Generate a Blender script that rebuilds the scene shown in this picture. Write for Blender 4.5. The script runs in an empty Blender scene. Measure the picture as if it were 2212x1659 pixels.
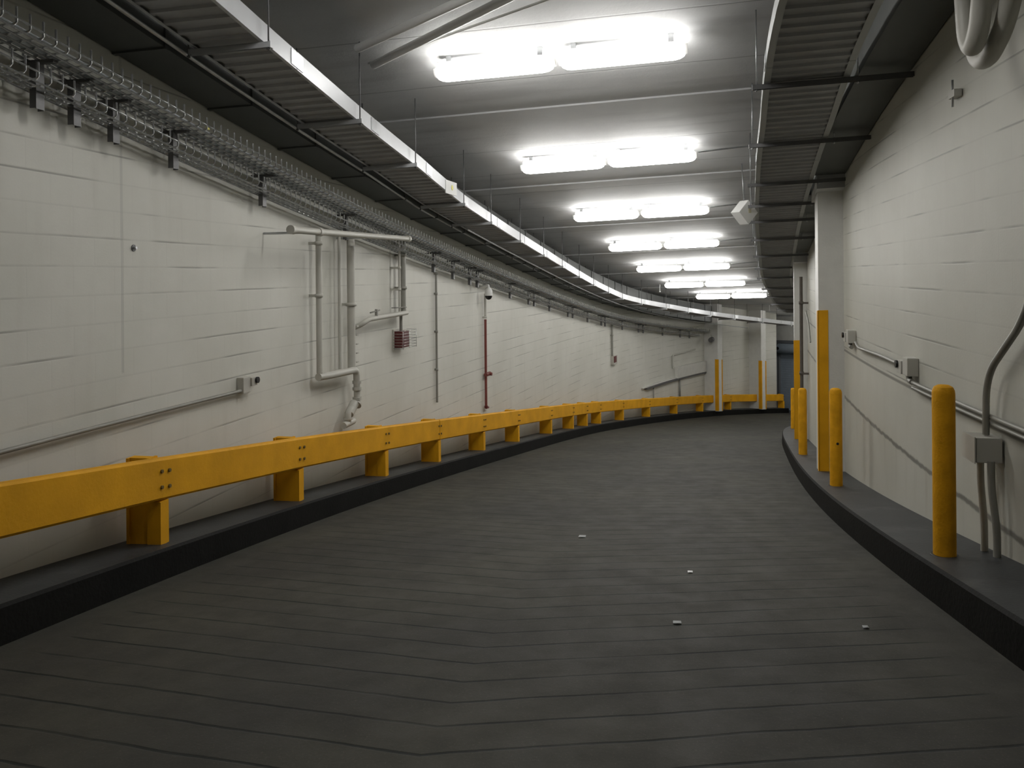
import bpy, bmesh, math, random
from mathutils import Vector, Matrix
random.seed(7)
S = bpy.context.scene
COL = S.collection
ZO = 1.318                      # height of the camera above the road where it stands

# ------------------------------------------------------------------ camera, world, exposure
cam_d = bpy.data.cameras.new('camera')
cam_d.sensor_width = 36.0
cam_d.lens = 28.99
cam_d.shift_y = -0.1073
cam_d.clip_start = 0.05
cam_d.clip_end = 200
cam = bpy.data.objects.new('camera', cam_d)
COL.objects.link(cam)
cam.matrix_world = Matrix.Translation((0, 0, ZO)) @ Matrix.Rotation(math.radians(90), 4, 'X') @ Matrix.Rotation(-0.00839, 4, 'Z')
S.camera = cam
w = bpy.data.worlds.new('world'); S.world = w; w.use_nodes = True
w.node_tree.nodes['Background'].inputs[0].default_value = (0.8, 0.85, 0.9, 1)
w.node_tree.nodes['Background'].inputs[1].default_value = 0.0
S.view_settings.view_transform = 'Standard'
S.view_settings.look = 'None'
S.view_settings.gamma = 1
S.view_settings.use_curve_mapping = False
S.view_settings.exposure = 0.0
LAMP_WATTS = 26.0               # emission strength of every lamp diffuser
S.cycles.max_bounces = 6
S.cycles.diffuse_bounces = 4
S.cycles.use_denoising = True

# ------------------------------------------------------------------ the ramp: a curve in plan that falls as it turns
KN = [0, 8, 16, 24, 32, 44]
KC = [.00982, .01745, .00037, .02351, .03497, .03425]      # curvature
GR = [.13113, .13786, .1268, .13772, .11479, .11651]        # fall per metre
CS = .0333                                                   # cross fall
def lerp_tab(t, xs, ys):
    if t <= xs[0]: return ys[0]
    for i in range(len(xs) - 1):
        if t <= xs[i + 1]:
            return ys[i] + (ys[i + 1] - ys[i]) * (t - xs[i]) / (xs[i + 1] - xs[i])
    return ys[-1]
S0, DS, NS = -8.0, .1, 561
_psi = [0.0]; _x = [0.0]; _y = [0.0]; _z = [0.0]
for i in range(1, NS):
    t = S0 + i * DS
    _psi.append(_psi[-1] + lerp_tab(t, KN, KC) * DS)
    _x.append(_x[-1] + math.sin(_psi[-1]) * DS)     # re-done below once the heading at zero is known
    _y.append(0); _z.append(_z[-1] - lerp_tab(t, KN, GR) * DS)
i0 = int(round(-S0 / DS))
_p0 = _psi[i0]
_psi = [a - _p0 + .11087 for a in _psi]
_x = [0.0]; _y = [0.0]
for i in range(1, NS):
    _x.append(_x[-1] + math.sin(_psi[i]) * DS); _y.append(_y[-1] + math.cos(_psi[i]) * DS)
_ax, _ay, _az = _x[i0] + .4166, _y[i0], _z[i0] + 1.3179
_x = [a - _ax for a in _x]; _y = [a - _ay for a in _y]; _z = [a - _az + ZO for a in _z]
def samp(s):
    f = min(max((s - S0) / DS, 0), NS - 1.001); i = int(f); t = f - i
    L = lambda a: a[i] + (a[i + 1] - a[i]) * t
    return L(_x), L(_y), L(_z), L(_psi)
def P(s, o, h):                 # point at distance s along the ramp, o to the right, h above the road
    x, y, z, a = samp(s)
    return Vector((x + math.cos(a) * o, y - math.sin(a) * o, z + CS * o + h))
def PZ(s, o, z):                # the same with a level height measured from the eye
    x, y, _, a = samp(s)
    return Vector((x + math.cos(a) * o, y - math.sin(a) * o, ZO + z))
def yaw(s): return -samp(s)[3]
OL, OWL = -2.849, -3.326
def OR(s): return 2.168 - .0067 * max(s - 5, 0)
def OWR(s): return 2.686 - .01016 * max(s - 5, 0)
HK = .2155
HC = 4.54

# ------------------------------------------------------------------ materials
def mat(name, base, rough=.6, metal=0.0, vary=.06, scale=6.0, bump=0.0, bscale=40.0, spec=.4, coat=None):
    m = bpy.data.materials.new(name); m.use_nodes = True
    nt = m.node_tree; b = nt.nodes['Principled BSDF']
    b.inputs['Roughness'].default_value = rough; b.inputs['Metallic'].default_value = metal
    b.inputs['Specular IOR Level'].default_value = spec
    tc = nt.nodes.new('ShaderNodeTexCoord')
    n = nt.nodes.new('ShaderNodeTexNoise'); n.inputs['Scale'].default_value = scale; n.inputs['Detail'].default_value = 5
    nt.links.new(tc.outputs['Object'], n.inputs['Vector'])
    r = nt.nodes.new('ShaderNodeValToRGB')
    r.color_ramp.elements[0].position = .3; r.color_ramp.elements[1].position = .7
    r.color_ramp.elements[0].color = tuple(max(0, c * (1 - vary)) for c in base) + (1,)
    r.color_ramp.elements[1].color = tuple(min(1, c * (1 + vary)) for c in base) + (1,)
    nt.links.new(n.outputs['Fac'], r.inputs['Fac']); nt.links.new(r.outputs['Color'], b.inputs['Base Color'])
    if bump:
        n2 = nt.nodes.new('ShaderNodeTexNoise'); n2.inputs['Scale'].default_value = bscale; n2.inputs['Detail'].default_value = 6
        nt.links.new(tc.outputs['Object'], n2.inputs['Vector'])
        bp = nt.nodes.new('ShaderNodeBump'); bp.inputs['Strength'].default_value = bump; bp.inputs['Distance'].default_value = .01
        nt.links.new(n2.outputs['Fac'], bp.inputs['Height']); nt.links.new(bp.outputs['Normal'], b.inputs['Normal'])
    return m

class NG:   # terse node graph writer
    def __init__(s, m): s.nt = m.node_tree; s.b = s.nt.nodes['Principled BSDF']
    def val(s, x, sock):
        if hasattr(x, 'is_linked') or hasattr(x, 'links'): s.nt.links.new(x, sock)
        else: sock.default_value = x
    def M(s, op, a, b=0.0, c=0.0, clamp=False):
        n = s.nt.nodes.new('ShaderNodeMath'); n.operation = op; n.use_clamp = clamp
        s.val(a, n.inputs[0]); s.val(b, n.inputs[1]); s.val(c, n.inputs[2]); return n.outputs[0]
    def noise(s, vec, scale, detail=4, rough=.5, out='Fac'):
        n = s.nt.nodes.new('ShaderNodeTexNoise'); n.inputs['Scale'].default_value = scale
        n.inputs['Detail'].default_value = detail; n.inputs['Roughness'].default_value = rough
        if vec is not None: s.nt.links.new(vec, n.inputs['Vector'])
        return n.outputs[out]
    def uv(s):
        n = s.nt.nodes.new('ShaderNodeUVMap'); n.uv_map = 'UVMap'
        x = s.nt.nodes.new('ShaderNodeSeparateXYZ'); s.nt.links.new(n.outputs[0], x.inputs[0])
        return n.outputs[0], x.outputs[0], x.outputs[1]
    def comb(s, x, y, z=0.0):
        n = s.nt.nodes.new('ShaderNodeCombineXYZ')
        for i, q in enumerate((x, y, z)): s.val(q, n.inputs[i])
        return n.outputs[0]
    def smooth(s, x, lo, hi, a=0.0, b=1.0):
        n = s.nt.nodes.new('ShaderNodeMapRange'); n.interpolation_type = 'SMOOTHSTEP'
        s.val(x, n.inputs['Value'])
        n.inputs['From Min'].default_value = lo; n.inputs['From Max'].default_value = hi
        n.inputs['To Min'].default_value = a; n.inputs['To Max'].default_value = b
        return n.outputs[0]
    def mix(s, f, a, b):
        n = s.nt.nodes.new('ShaderNodeMix'); n.data_type = 'RGBA'
        s.val(f, n.inputs[0]); 
        for q, k in ((a, 6), (b, 7)):
            if isinstance(q, tuple): n.inputs[k].default_value = q + (1,)
            else: s.nt.links.new(q, n.inputs[k])
        return n.outputs[2]
    def bump(s, h, strength, dist):
        n = s.nt.nodes.new('ShaderNodeBump'); n.inputs['Strength'].default_value = strength; n.inputs['Distance'].default_value = dist
        s.nt.links.new(h, n.inputs['Height']); s.nt.links.new(n.outputs[0], s.b.inputs['Normal'])

def wall_material(name, phase, lower=None, control=(), tone=(1, 1, 1)):
    m = bpy.data.materials.new(name); m.use_nodes = True; g = NG(m)
    g.b.inputs['Roughness'].default_value = .55; g.b.inputs['Specular IOR Level'].default_value = .35
    uvv, u, v = g.uv()
    # level courses, 203 mm apart, and the upright joints of a running bond
    row = g.M('DIVIDE', g.M('SUBTRACT', v, phase), .2032)
    wob = g.M('MULTIPLY', g.M('SUBTRACT', g.noise(uvv, 1.3, 3), .5), .05)
    row2 = g.M('ADD', row, wob)
    fr = g.M('ABSOLUTE', g.M('SUBTRACT', g.M('FRACT', g.M('ADD', row2, .5)), .5))      # 0 on a joint
    line = g.smooth(fr, .012, .045, 1.0, 0.0)
    groove = g.smooth(fr, .02, .06, 1.0, 0.0)
    odd = g.M('MULTIPLY', g.M('MODULO', g.M('ABSOLUTE', g.M('FLOOR', row)), 2.0), .5)
    cu = g.M('ADD', g.M('DIVIDE', u, .4064), odd)
    fu = g.M('ABSOLUTE', g.M('SUBTRACT', g.M('FRACT', g.M('ADD', cu, .5)), .5))
    vline = g.smooth(fu, .006, .022, 1.0, 0.0)
    # paint fills most joints; only stretches of them stay open and dirty
    stretch = g.comb(g.M('MULTIPLY', u, .55), g.M('MULTIPLY', g.M('FLOOR', g.M('ADD', row, .5)), 3.7))
    open_ = g.smooth(g.noise(stretch, 1.6, 3), .46, .62)
    groove = g.M('MULTIPLY', groove, g.M('ADD', g.M('MULTIPLY', open_, .75), .12))
    crack = g.M('MULTIPLY', line, g.M('ADD', g.M('MULTIPLY', open_, .48), .08))
    vcr = g.M('MULTIPLY', vline, .03)
    dirt = g.noise(uvv, .7, 5, .6)
    streak = g.noise(g.comb(g.M('MULTIPLY', u, 5.0), g.M('MULTIPLY', v, .5)), 1.2, 4)
    base = g.mix(g.smooth(dirt, .35, .7), tuple(a * b for a, b in zip((.60, .592, .53), tone)), tuple(a * b for a, b in zip((.66, .652, .592), tone)))
    base = g.mix(g.M('MULTIPLY', g.smooth(streak, .5, .75), .12), base, (.42, .40, .34))
    low = None
    if lower is not None:
        mask = g.smooth(v, lower - .012, lower + .012)          # blockwork only above this level, smooth concrete below
        crack = g.M('MULTIPLY', crack, mask); vcr = g.M('MULTIPLY', vcr, mask); groove = g.M('MULTIPLY', groove, mask)
        jag = g.M('MULTIPLY', g.M('SUBTRACT', g.noise(uvv, 7.0, 4), .5), .05)
        d1 = g.smooth(g.M('ABSOLUTE', g.M('SUBTRACT', v, lower)), .006, .022, 1.0, 0.0)
        d2 = g.smooth(g.M('ABSOLUTE', g.M('ADD', g.M('SUBTRACT', v, lower - .60), jag)), .008, .03, 1.0, 0.0)
        crack = g.M('MAXIMUM', crack, g.M('MAXIMUM', g.M('MULTIPLY', d1, .75), g.M('MULTIPLY', d2, .8)))
        drip = g.M('MULTIPLY', g.smooth(v, lower - 1.1, lower - .60, 0.0, 1.0), g.smooth(v, lower - .62, lower - .58, 1.0, 0.0))
        st = g.smooth(g.noise(g.comb(g.M('MULTIPLY', u, 6.0), g.M('MULTIPLY', v, .6)), 1.0, 4), .5, .75)
        base = g.mix(g.M('MULTIPLY', g.M('MULTIPLY', drip, st), .4), base, (.33, .31, .26))
    for (c0, c1, z0, z1) in control:
        a = g.M('MULTIPLY', g.smooth(g.M('ABSOLUTE', g.M('SUBTRACT', u, c0)), c1 * .6, c1, 1.0, 0.0), g.smooth(v, z0, z0 + .02))
        base = g.mix(g.M('MULTIPLY', a, .45), base, (.40, .40, .37))
        groove = g.M('MAXIMUM', groove, g.M('MULTIPLY', a, .7))
    colr = g.mix(g.M('MAXIMUM', crack, vcr), base, (.13, .125, .11))
    g.nt.links.new(colr, g.b.inputs['Base Color'])
    h = g.M('ADD', g.M('MULTIPLY', g.M('MAXIMUM', groove, g.M('MULTIPLY', vline, .15)), -1.0), g.M('MULTIPLY', g.noise(uvv, 60.0, 5), .35))
    g.bump(h, .35, .004)
    return m

def floor_material():
    m = bpy.data.materials.new('grooved_concrete'); m.use_nodes = True; g = NG(m)
    uvv, u, v = g.uv()                   # u along the ramp, v across
    dv = g.M('ADD', v, .30)
    arm = g.M('ADD', g.M('MULTIPLY', g.M('MAXIMUM', g.M('MULTIPLY', dv, -1.0), 0.0), .196), g.M('MULTIPLY', g.M('MAXIMUM', dv, 0.0), .251))
    wob = g.M('MULTIPLY', g.M('SUBTRACT', g.noise(uvv, 3.0, 4), .5), .03)
    q = g.M('DIVIDE', g.M('ADD', g.M('SUBTRACT', g.M('SUBTRACT', u, arm), 3.172), wob), .2425)
    fr = g.M('ABSOLUTE', g.M('SUBTRACT', g.M('FRACT', g.M('ADD', q, .5)), .5))
    ln = g.smooth(fr, .018, .055, 1.0, 0.0)
    edge = g.M('MULTIPLY', g.smooth(v, -2.62, -2.5), g.smooth(v, 1.8, 1.95, 1.0, 0.0))
    worn = g.smooth(g.noise(g.comb(g.M('MULTIPLY', u, 6.0), v), .9, 5, .6), .34, .56, .45, 1.0)
    ln = g.M('MULTIPLY', g.M('MULTIPLY', ln, edge), worn)
    big = g.noise(uvv, .55, 5, .6); mid = g.noise(uvv, 3.5, 6, .65); fine = g.noise(uvv, 90.0, 5, .7)
    base = g.mix(g.smooth(big, .35, .68), (.036, .035, .029), (.054, .052, .040))
    base = g.mix(g.M('MULTIPLY', g.smooth(mid, .45, .75), .35), base, (.030, .029, .027))
    base = g.mix(g.M('MULTIPLY', g.smooth(fine, .56, .70), .5), base, (.13, .12, .09))
    # tyre tracks rubbed darker
    tr = g.M('MAXIMUM', g.smooth(g.M('ABSOLUTE', g.M('ADD', v, 1.15)), .15, .45, 1.0, 0.0), g.smooth(g.M('ABSOLUTE', g.M('SUBTRACT', v, .75)), .15, .45, 1.0, 0.0))
    base = g.mix(g.M('MULTIPLY', tr, .12), base, (.04, .039, .037))
    base = g.mix(g.M('MULTIPLY', ln, .95), base, (.008, .012, .010))
    g.nt.links.new(base, g.b.inputs['Base Color'])
    g.nt.links.new(g.smooth(mid, .3, .7, .72, .85), g.b.inputs['Roughness'])
    g.b.inputs['Specular IOR Level'].default_value = .32
    h = g.M('ADD', g.M('MULTIPLY', ln, -1.0), g.M('MULTIPLY', g.noise(uvv, 45.0, 6, .7), .6))
    g.bump(h, .5, .006)
    return m

def ceiling_material():
    m = bpy.data.materials.new('ceiling_concrete'); m.use_nodes = True; g = NG(m)
    uvv, u, v = g.uv()
    g.b.inputs['Roughness'].default_value = .7
    fr = g.M('ABSOLUTE', g.M('SUBTRACT', g.M('FRACT', g.M('ADD', g.M('DIVIDE', u, 1.22), .5)), .5))
    ln = g.smooth(fr, .004, .012, 1.0, 0.0)
    big = g.noise(uvv, .8, 6, .6); st = g.noise(g.comb(g.M('MULTIPLY', u, 2.5), g.M('MULTIPLY', v, .4)), 1.4, 5)
    base = g.mix(g.smooth(big, .35, .7), (.60, .605, .605), (.69, .695, .69))
    base = g.mix(g.M('MULTIPLY', g.smooth(st, .5, .72), .35), base, (.38, .38, .38))
    base = g.mix(g.M('MULTIPLY', ln, .5), base, (.16, .16, .16))
    g.nt.links.new(base, g.b.inputs['Base Color'])
    g.bump(g.M('ADD', g.noise(uvv, 25.0, 6, .7), g.M('MULTIPLY', ln, -1.0)), .4, .006)
    return m

M_wallL = wall_material('painted_block_left', .078, control=((5.57, .018, -.72, 9),))
M_wallR = wall_material('painted_block_right', .055, lower=-1.0, tone=(.80, .80, .78))
M_floor = floor_material()
M_ceil = ceiling_material()
M_cream = mat('cream_paint', (.62, .615, .57), .5, bump=.15, vary=.04)
M_column = mat('white_column_paint', (.66, .655, .62), .5, bump=.2, vary=.04)
M_yellow = mat('yellow_paint', (.74, .36, .012), .6, spec=.15, vary=.10, scale=3, bump=.15)
M_yellow2 = mat('bollard_yellow', (.70, .34, .012), .6, spec=.15, vary=.14, scale=9, bump=.35, bscale=60)
M_kface = mat('black_curb_paint', (.007, .007, .006), .7, spec=.12, vary=.3, scale=4, bump=.3)
M_ktop = mat('grey_curb_top', (.030, .033, .034), .5, vary=.28, scale=2.6, bump=.3)
g_ = NG(M_ktop); _t = g_.nt.nodes.new('ShaderNodeTexCoord')
_st = g_.smooth(g_.noise(_t.outputs['Object'], 1.7, 5, .65), .56, .66)
_old = g_.b.inputs['Base Color'].links[0].from_socket
g_.nt.links.new(g_.mix(g_.M('MULTIPLY', _st, .55), _old, (.085, .088, .086)), g_.b.inputs['Base Color'])
M_galv = mat('galvanised_steel', (.50, .51, .52), .38, metal=.85, vary=.12, scale=14)
M_tray = mat('grey_tray_steel', (.48, .49, .50), .42, metal=.3, vary=.06, scale=3)
M_rail = mat('grey_rail_steel', (.42, .43, .42), .5, metal=.2, vary=.06, scale=3)
M_under = mat('dull_tray_underside', (.30, .30, .30), .5, metal=.4, vary=.08, scale=5)
M_strut = mat('dark_strut_steel', (.14, .14, .14), .5, metal=.5, vary=.1)
M_duct = mat('dull_duct_metal', (.11, .115, .108), .5, metal=.3, vary=.1, scale=2)
M_wire = mat('zinc_wire', (.60, .61, .61), .25, metal=.75, vary=.08, scale=20)
M_pipe = mat('cream_pipe_paint', (.49, .48, .43), .45, vary=.05)
M_dpipe = mat('dull_conduit', (.27, .265, .235), .5, metal=.2, vary=.1)
M_brown = mat('rusty_brown_pipe', (.10, .085, .07), .6, vary=.2)
M_red = mat('red_brown_paint', (.20, .055, .045), .5, vary=.12)
M_dred = mat('dark_red_plastic', (.11, .022, .022), .5, vary=.05)
M_black = mat('black_plastic', (.012, .012, .012), .3, vary=.0)
M_white = mat('white_plastic', (.72, .72, .70), .4, vary=.02)
M_cable = mat('pale_cable', (.66, .70, .74), .4, vary=.03)
M_lbl = mat('yellow_label', (.72, .66, .12), .5, vary=.0)
M_door = mat('grey_blue_steel', (.34, .40, .46), .45, metal=.2, vary=.06)
M_doorf = mat('dark_door_frame', (.17, .18, .19), .5, vary=.05)
M_bolt = mat('dark_bolt', (.16, .10, .02), .6, vary=.1)
M_paper = mat('white_paper', (.8, .8, .8), .6, vary=.02)
M_chip = mat('grey_paper_scrap', (.34, .35, .35), .6, vary=.05)
M_house = mat('lamp_housing', (.60, .60, .60), .5, vary=.02)
def lamp_mat(name, k):
    m = bpy.data.materials.new(name); m.use_nodes = True
    b = m.node_tree.nodes['Principled BSDF']
    b.inputs['Base Color'].default_value = (.9, .9, .9, 1)
    b.inputs['Emission Color'].default_value = (1.0, .985, .955, 1)
    b.inputs['Emission Strength'].default_value = LAMP_WATTS * k
    return m
M_lamp = lamp_mat('lit_diffuser', 1.0)
M_lamp_dim = lamp_mat('dimmed_lit_diffuser', .78)  # overhead pair turned down to keep the near floor darker

# ------------------------------------------------------------------ mesh helpers
def finish(bm, name, mats, parent=None, smooth=False, uv=False):
    me = bpy.data.meshes.new(name)
    bmesh.ops.remove_doubles(bm, verts=bm.verts, dist=1e-6) if not uv else None
    bmesh.ops.recalc_face_normals(bm, faces=bm.faces)
    if smooth:
        for f in bm.faces: f.smooth = True
        for e in bm.edges:
            if len(e.link_faces) == 2 and e.calc_face_angle(0) > .6: e.smooth = False
    bm.to_mesh(me); bm.free()
    for m in (mats if isinstance(mats, (list, tuple)) else [mats]): me.materials.append(m)
    o = bpy.data.objects.new(name, me); COL.objects.link(o)
    if parent:
        o.parent = parent
        o.matrix_parent_inverse = parent.matrix_basis.inverted()
    return o
def empty(name, loc, rz=0.0, label=None, cat=None, group=None, parent=None):
    o = bpy.data.objects.new(name, None); COL.objects.link(o)
    o.location = loc; o.rotation_euler = (0, 0, rz); o.empty_display_size = .1
    tag(o, label, cat, group); return o
def tag(o, label=None, cat=None, group=None, kind=None):
    if label: o['label'] = label
    if cat: o['category'] = cat
    if group: o['group'] = group
    if kind: o['kind'] = kind
    return o
def srange(a, b, d):
    n = max(1, int(math.ceil((b - a) / d - 1e-6))); return [a + (b - a) * i / n for i in range(n + 1)]
def sweep(bm, prof, a, b, ds=.25, closed=True, caps=True, mi=None, uvmode=None, zfix=False):
    """prof: list of (o,h) or callables of s returning (o,h); swept along the ramp"""
    uvl = bm.loops.layers.uv.get('UVMap') or bm.loops.layers.uv.new('UVMap')
    rows = []
    for s in srange(a, b, ds):
        pr = prof(s) if callable(prof) else prof
        rows.append((s, pr, [bm.verts.new(P(s, o, h)) for o, h in pr]))
    n = len(rows[0][2]); last = n if closed else n - 1
    for (s0, p0, r0), (s1, p1, r1) in zip(rows, rows[1:]):
        for k in range(last):
            k2 = (k + 1) % n
            f = bm.faces.new((r0[k], r1[k], r1[k2], r0[k2]))
            if mi: f.material_index = mi[k]
            for lp, (s, pr, kk) in zip(f.loops, ((s0, p0, k), (s1, p1, k), (s1, p1, k2), (s0, p0, k2))):
                if uvmode == 'wall': lp[uvl].uv = (s, lp.vert.co.z - ZO)
                else: lp[uvl].uv = (s, pr[kk][0])
    if closed and caps:
        for r in (rows[0][2], rows[-1][2]):
            try: bm.faces.new(r)
            except ValueError: pass
def box(bm, c, size, rz=0.0, mi=0, bev=0.0, rot=None):
    m = Matrix.Translation(c) @ (rot if rot is not None else Matrix.Rotation(rz, 4, 'Z'))
    r = bmesh.ops.create_cube(bm, size=1.0, matrix=m @ Matrix.Diagonal((size[0], size[1], size[2], 1)))
    fs = set()
    for v in r['verts']:
        for f in v.link_faces: fs.add(f)
    for f in fs: f.material_index = mi
    if bev:
        es = set(e for f in fs for e in f.edges)
        bmesh.ops.bevel(bm, geom=list(es), offset=bev, segments=2, affect='EDGES', profile=.7)
def sbox(bm, s, o, h, size, mi=0, bev=0.0, z=None, tilt=0.0):
    """box at a ramp position; size = (across, along, up)"""
    c = PZ(s, o, z) if z is not None else P(s, o, h)
    rot = Matrix.Rotation(yaw(s), 4, 'Z') @ Matrix.Rotation(tilt, 4, 'Z')
    box(bm, c, size, mi=mi, bev=bev, rot=rot)
def tube(bm, pts, r, n=12, mi=0, caps=True):
    pts = [Vector(p) for p in pts]
    rr = r if isinstance(r, (list, tuple)) else [r] * len(pts)
    rings = []; up = None
    for i, p in enumerate(pts):
        a = pts[max(i - 1, 0)]; b = pts[min(i + 1, len(pts) - 1)]
        d = (b - a).normalized()
        if up is None:
            up = Vector((0, 0, 1)) if abs(d.z) < .9 else Vector((1, 0, 0))
            x = d.cross(up).normalized()
        else:
            x = (x - d * x.dot(d)).normalized()
        y = x.cross(d)
        rings.append([bm.verts.new(p + (x * math.cos(t) + y * math.sin(t)) * rr[i]) for t in [2 * math.pi * k / n for k in range(n)]])
    for a, b in zip(rings, rings[1:]):
        for k in range(n):
            f = bm.faces.new((a[k], a[(k + 1) % n], b[(k + 1) % n], b[k])); f.material_index = mi; f.smooth = True
    if caps:
        for rg in (rings[0], rings[-1]):
            f = bm.faces.new(rg); f.material_index = mi
def arc_pts(pts, rad, seg=6):
    """round the corners of a polyline"""
    pts = [Vector(p) for p in pts]; out = [pts[0]]
    for i in range(1, len(pts) - 1):
        a, b, c = pts[i - 1], pts[i], pts[i + 1]
        r = min(rad, (a - b).length * .48, (c - b).length * .48)
        p0 = b + (a - b).normalized() * r; p1 = b + (c - b).normalized() * r
        for k in range(seg + 1):
            t = k / seg; out.append(p0 * (1 - t) ** 2 + b * 2 * t * (1 - t) + p1 * t * t)
    out.append(pts[-1]); return out
def along(o, h, a, b, ds=.3):
    f = (lambda s: o) if not callable(o) else o
    return [P(s, f(s), h) for s in srange(a, b, ds)]
def new(): return bmesh.new()

# ------------------------------------------------------------------ structure
SB = -7.5        # the ramp goes on behind the camera
bm = new(); sweep(bm, lambda s: [(OWL - .3 if s < 39.3 else -6.5, 0), (OR(s) + .9, 0), (OR(s) + .9, -.25), (OWL - .3 if s < 39.3 else -6.5, -.25)], SB, 42.2, .25)
floor = finish(bm, 'floor', M_floor, uv=True); tag(floor, 'dark concrete ramp floor cut with shallow chevron grooves', 'floor', kind='structure')

bm = new()
cp = lambda s: [(OWL - .02, -.05), (OWL - .02, HK), (OL - .015, HK), (OL, HK - .02), (OL + .008, -.05)]
sweep(bm, cp, SB, 39.5, .25, mi=[0, 0, 1, 1, 1])
tag(finish(bm, 'curb_left', [M_ktop, M_kface]), 'raised grey curb with black painted face under the guard rail', 'curb', kind='structure')
bm = new()
cp = lambda s: [(OWR(s) + .02, -.05), (OR(s) - .008, -.05), (OR(s), HK - .02), (OR(s) + .015, HK), (OWR(s) + .02, HK)]
sweep(bm, cp, SB, 41, .25, mi=[0, 1, 1, 0, 0])
tag(finish(bm, 'curb_right', [M_ktop, M_kface]), 'raised grey curb with black painted face carrying the yellow bollards', 'curb', kind='structure')

bm = new(); sweep(bm, [(OWL, -.1), (OWL, HC + .05), (OWL - .22, HC + .05), (OWL - .22, -.1)], SB, 39.3, .25, uvmode='wall')
tag(finish(bm, 'wall_left', M_wallL, uv=True), 'long curved wall of cream painted blocks behind the yellow guard rail', 'wall', kind='structure')
bm = new(); sweep(bm, lambda s: [(OWR(s), -.1), (OWR(s), HC + .05), (OWR(s) + .22, HC + .05), (OWR(s) + .22, -.1)], SB, 41.2, .25, uvmode='wall')
tag(finish(bm, 'wall_right', M_wallR, uv=True), 'curved cream block wall on the inner side of the ramp', 'wall', kind='structure')
# end wall
bm = new()
S_END = 41.0
def endpt(o, h): return P(S_END, o, h)
def quadbox(bm, o0, o1, h0, h1, t=.2, ds=0.0, mi=0):
    a = [endpt(o0, h0), endpt(o1, h0), endpt(o1, h1), endpt(o0, h1)]
    d = Vector((math.sin(samp(S_END)[3]), math.cos(samp(S_END)[3]), 0))
    f = [bm.verts.new(p + d * ds) for p in a]; g = [bm.verts.new(p + d * (ds + t)) for p in a]
    fs = [bm.faces.new(f), bm.faces.new(g)] + [bm.faces.new((f[i], f[(i + 1) % 4], g[(i + 1) % 4], g[i])) for i in range(4)]
    for q in fs: q.material_index = mi
quadbox(bm, -6.5, -4.55, -.1, HC + .1); quadbox(bm, -4.55, -1.2, 3.33, HC + .1); quadbox(bm, -1.2, 3.1, -.1, HC + .1)
tag(finish(bm, 'wall_back', M_cream), 'cream end wall of the ramp around the roller door', 'wall', kind='structure')
# roller door
dr = empty('door_1', endpt(-2.9, 0)); tag(dr, 'grey blue steel roller door at the far end of the ramp', 'door', kind='structure')
bm = new()
n = 26
for k in range(n):
    h0 = k * 2.85 / n; quadbox(bm, -4.48, -1.25, h0 + .006, h0 + 2.85 / n - .006, .03, .08)
quadbox(bm, -4.48, -1.25, 0, 2.85, .02, .10)
finish(bm, 'curtain', M_door, dr)
bm = new(); quadbox(bm, -4.60, -4.46, 0, 3.36, .16, -.05); quadbox(bm, -1.27, -1.13, 0, 3.36, .16, -.05); quadbox(bm, -4.6, -1.13, 3.24, 3.38, .16, -.05)
finish(bm, 'door_frame', M_doorf, dr)
bm = new(); tube(bm, [P(S_END - .12, -4.38, 2.98), P(S_END - .12, -1.3, 2.98)], .24, 28)
finish(bm, 'roller_hood', M_door, dr, smooth=True)
bm = new()
dd = Vector((math.sin(samp(S_END)[3]), math.cos(samp(S_END)[3]), 0))
c = P(S_END - .12, -4.30, 3.0) - dd * .235
tube(bm, [c, c - dd * .03], .075, 20); finish(bm, 'hood_cap', M_black, dr, smooth=True)

# ceiling with shallow cross ribs
bm = new()
ribs = [(7.81 + 3.5414 * i + 1.77) for i in range(-5, 10)]
def ceil_prof(s):
    l = OWL - .25 if s < 39.3 else -6.6
    return [(l, HC), (OWR(s) + .25, HC), (OWR(s) + .25, HC + .25), (l, HC + .25)]
sweep(bm, ceil_prof, SB, 41.3, .25)
ceil = finish(bm, 'ceiling', M_ceil, uv=True); tag(ceil, 'grey concrete ceiling slab falling with the ramp', 'ceiling', kind='structure')
for i, r in enumerate(ribs):
    if r < -6 or r > 40: continue
    bm = new(); sweep(bm, [(OWL, HC + .01), (OWL, HC - .02), (OWR(r), HC - .02), (OWR(r), HC + .01)], r - .16, r + .16, .16)
    tag(finish(bm, 'trim_%d' % (i + 1), M_ceil, uv=True), 'shallow concrete rib across the ceiling', 'rib', kind='structure')

# ------------------------------------------------------------------ columns with yellow corner guards
def column(name, s0, s1, o0, o1, top, label, gh, gw=.115, left=False):
    bm = new(); sweep(bm, [(o0, HK - .02), (o0, top), (o1, top), (o1, HK - .02)], s0, s1, .2)
    c = finish(bm, name, M_column); tag(c, label, 'column', kind='structure')
    t = .012
    def angle(sc, oc, ds_, do_, lw=gw):
        bm = new()
        a = [(sc, oc)]
        # leg lying on the face across the ramp, and leg on the face along it
        s_out = sc - t * ds_; o_out = oc - t * do_
        for (sa, sb, oa, ob) in ((s_out, sc, o_out, oc + gw * do_), (s_out, sc + lw * ds_, o_out, oc)):
            lo, hi = min(oa, ob), max(oa, ob)
            sweep(bm, [(lo, HK), (lo, gh), (hi, gh), (hi, HK)], min(sa, sb), max(sa, sb), .2)
        g = finish(bm, 'corner_guard', M_yellow); g.parent = c; tag(g, 'yellow steel corner guard')
    if not left:
        angle(s0, o0, 1, 1)
    else:
        angle(s0, o1, 1, -1, .06); angle(s1, o1, -1, -1, .05)
    return c
column('column_right', 11.42, 11.85, 2.315, 2.72, HC, 'white column with tall yellow corner guard, standing among the bollards', 2.28)
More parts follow.
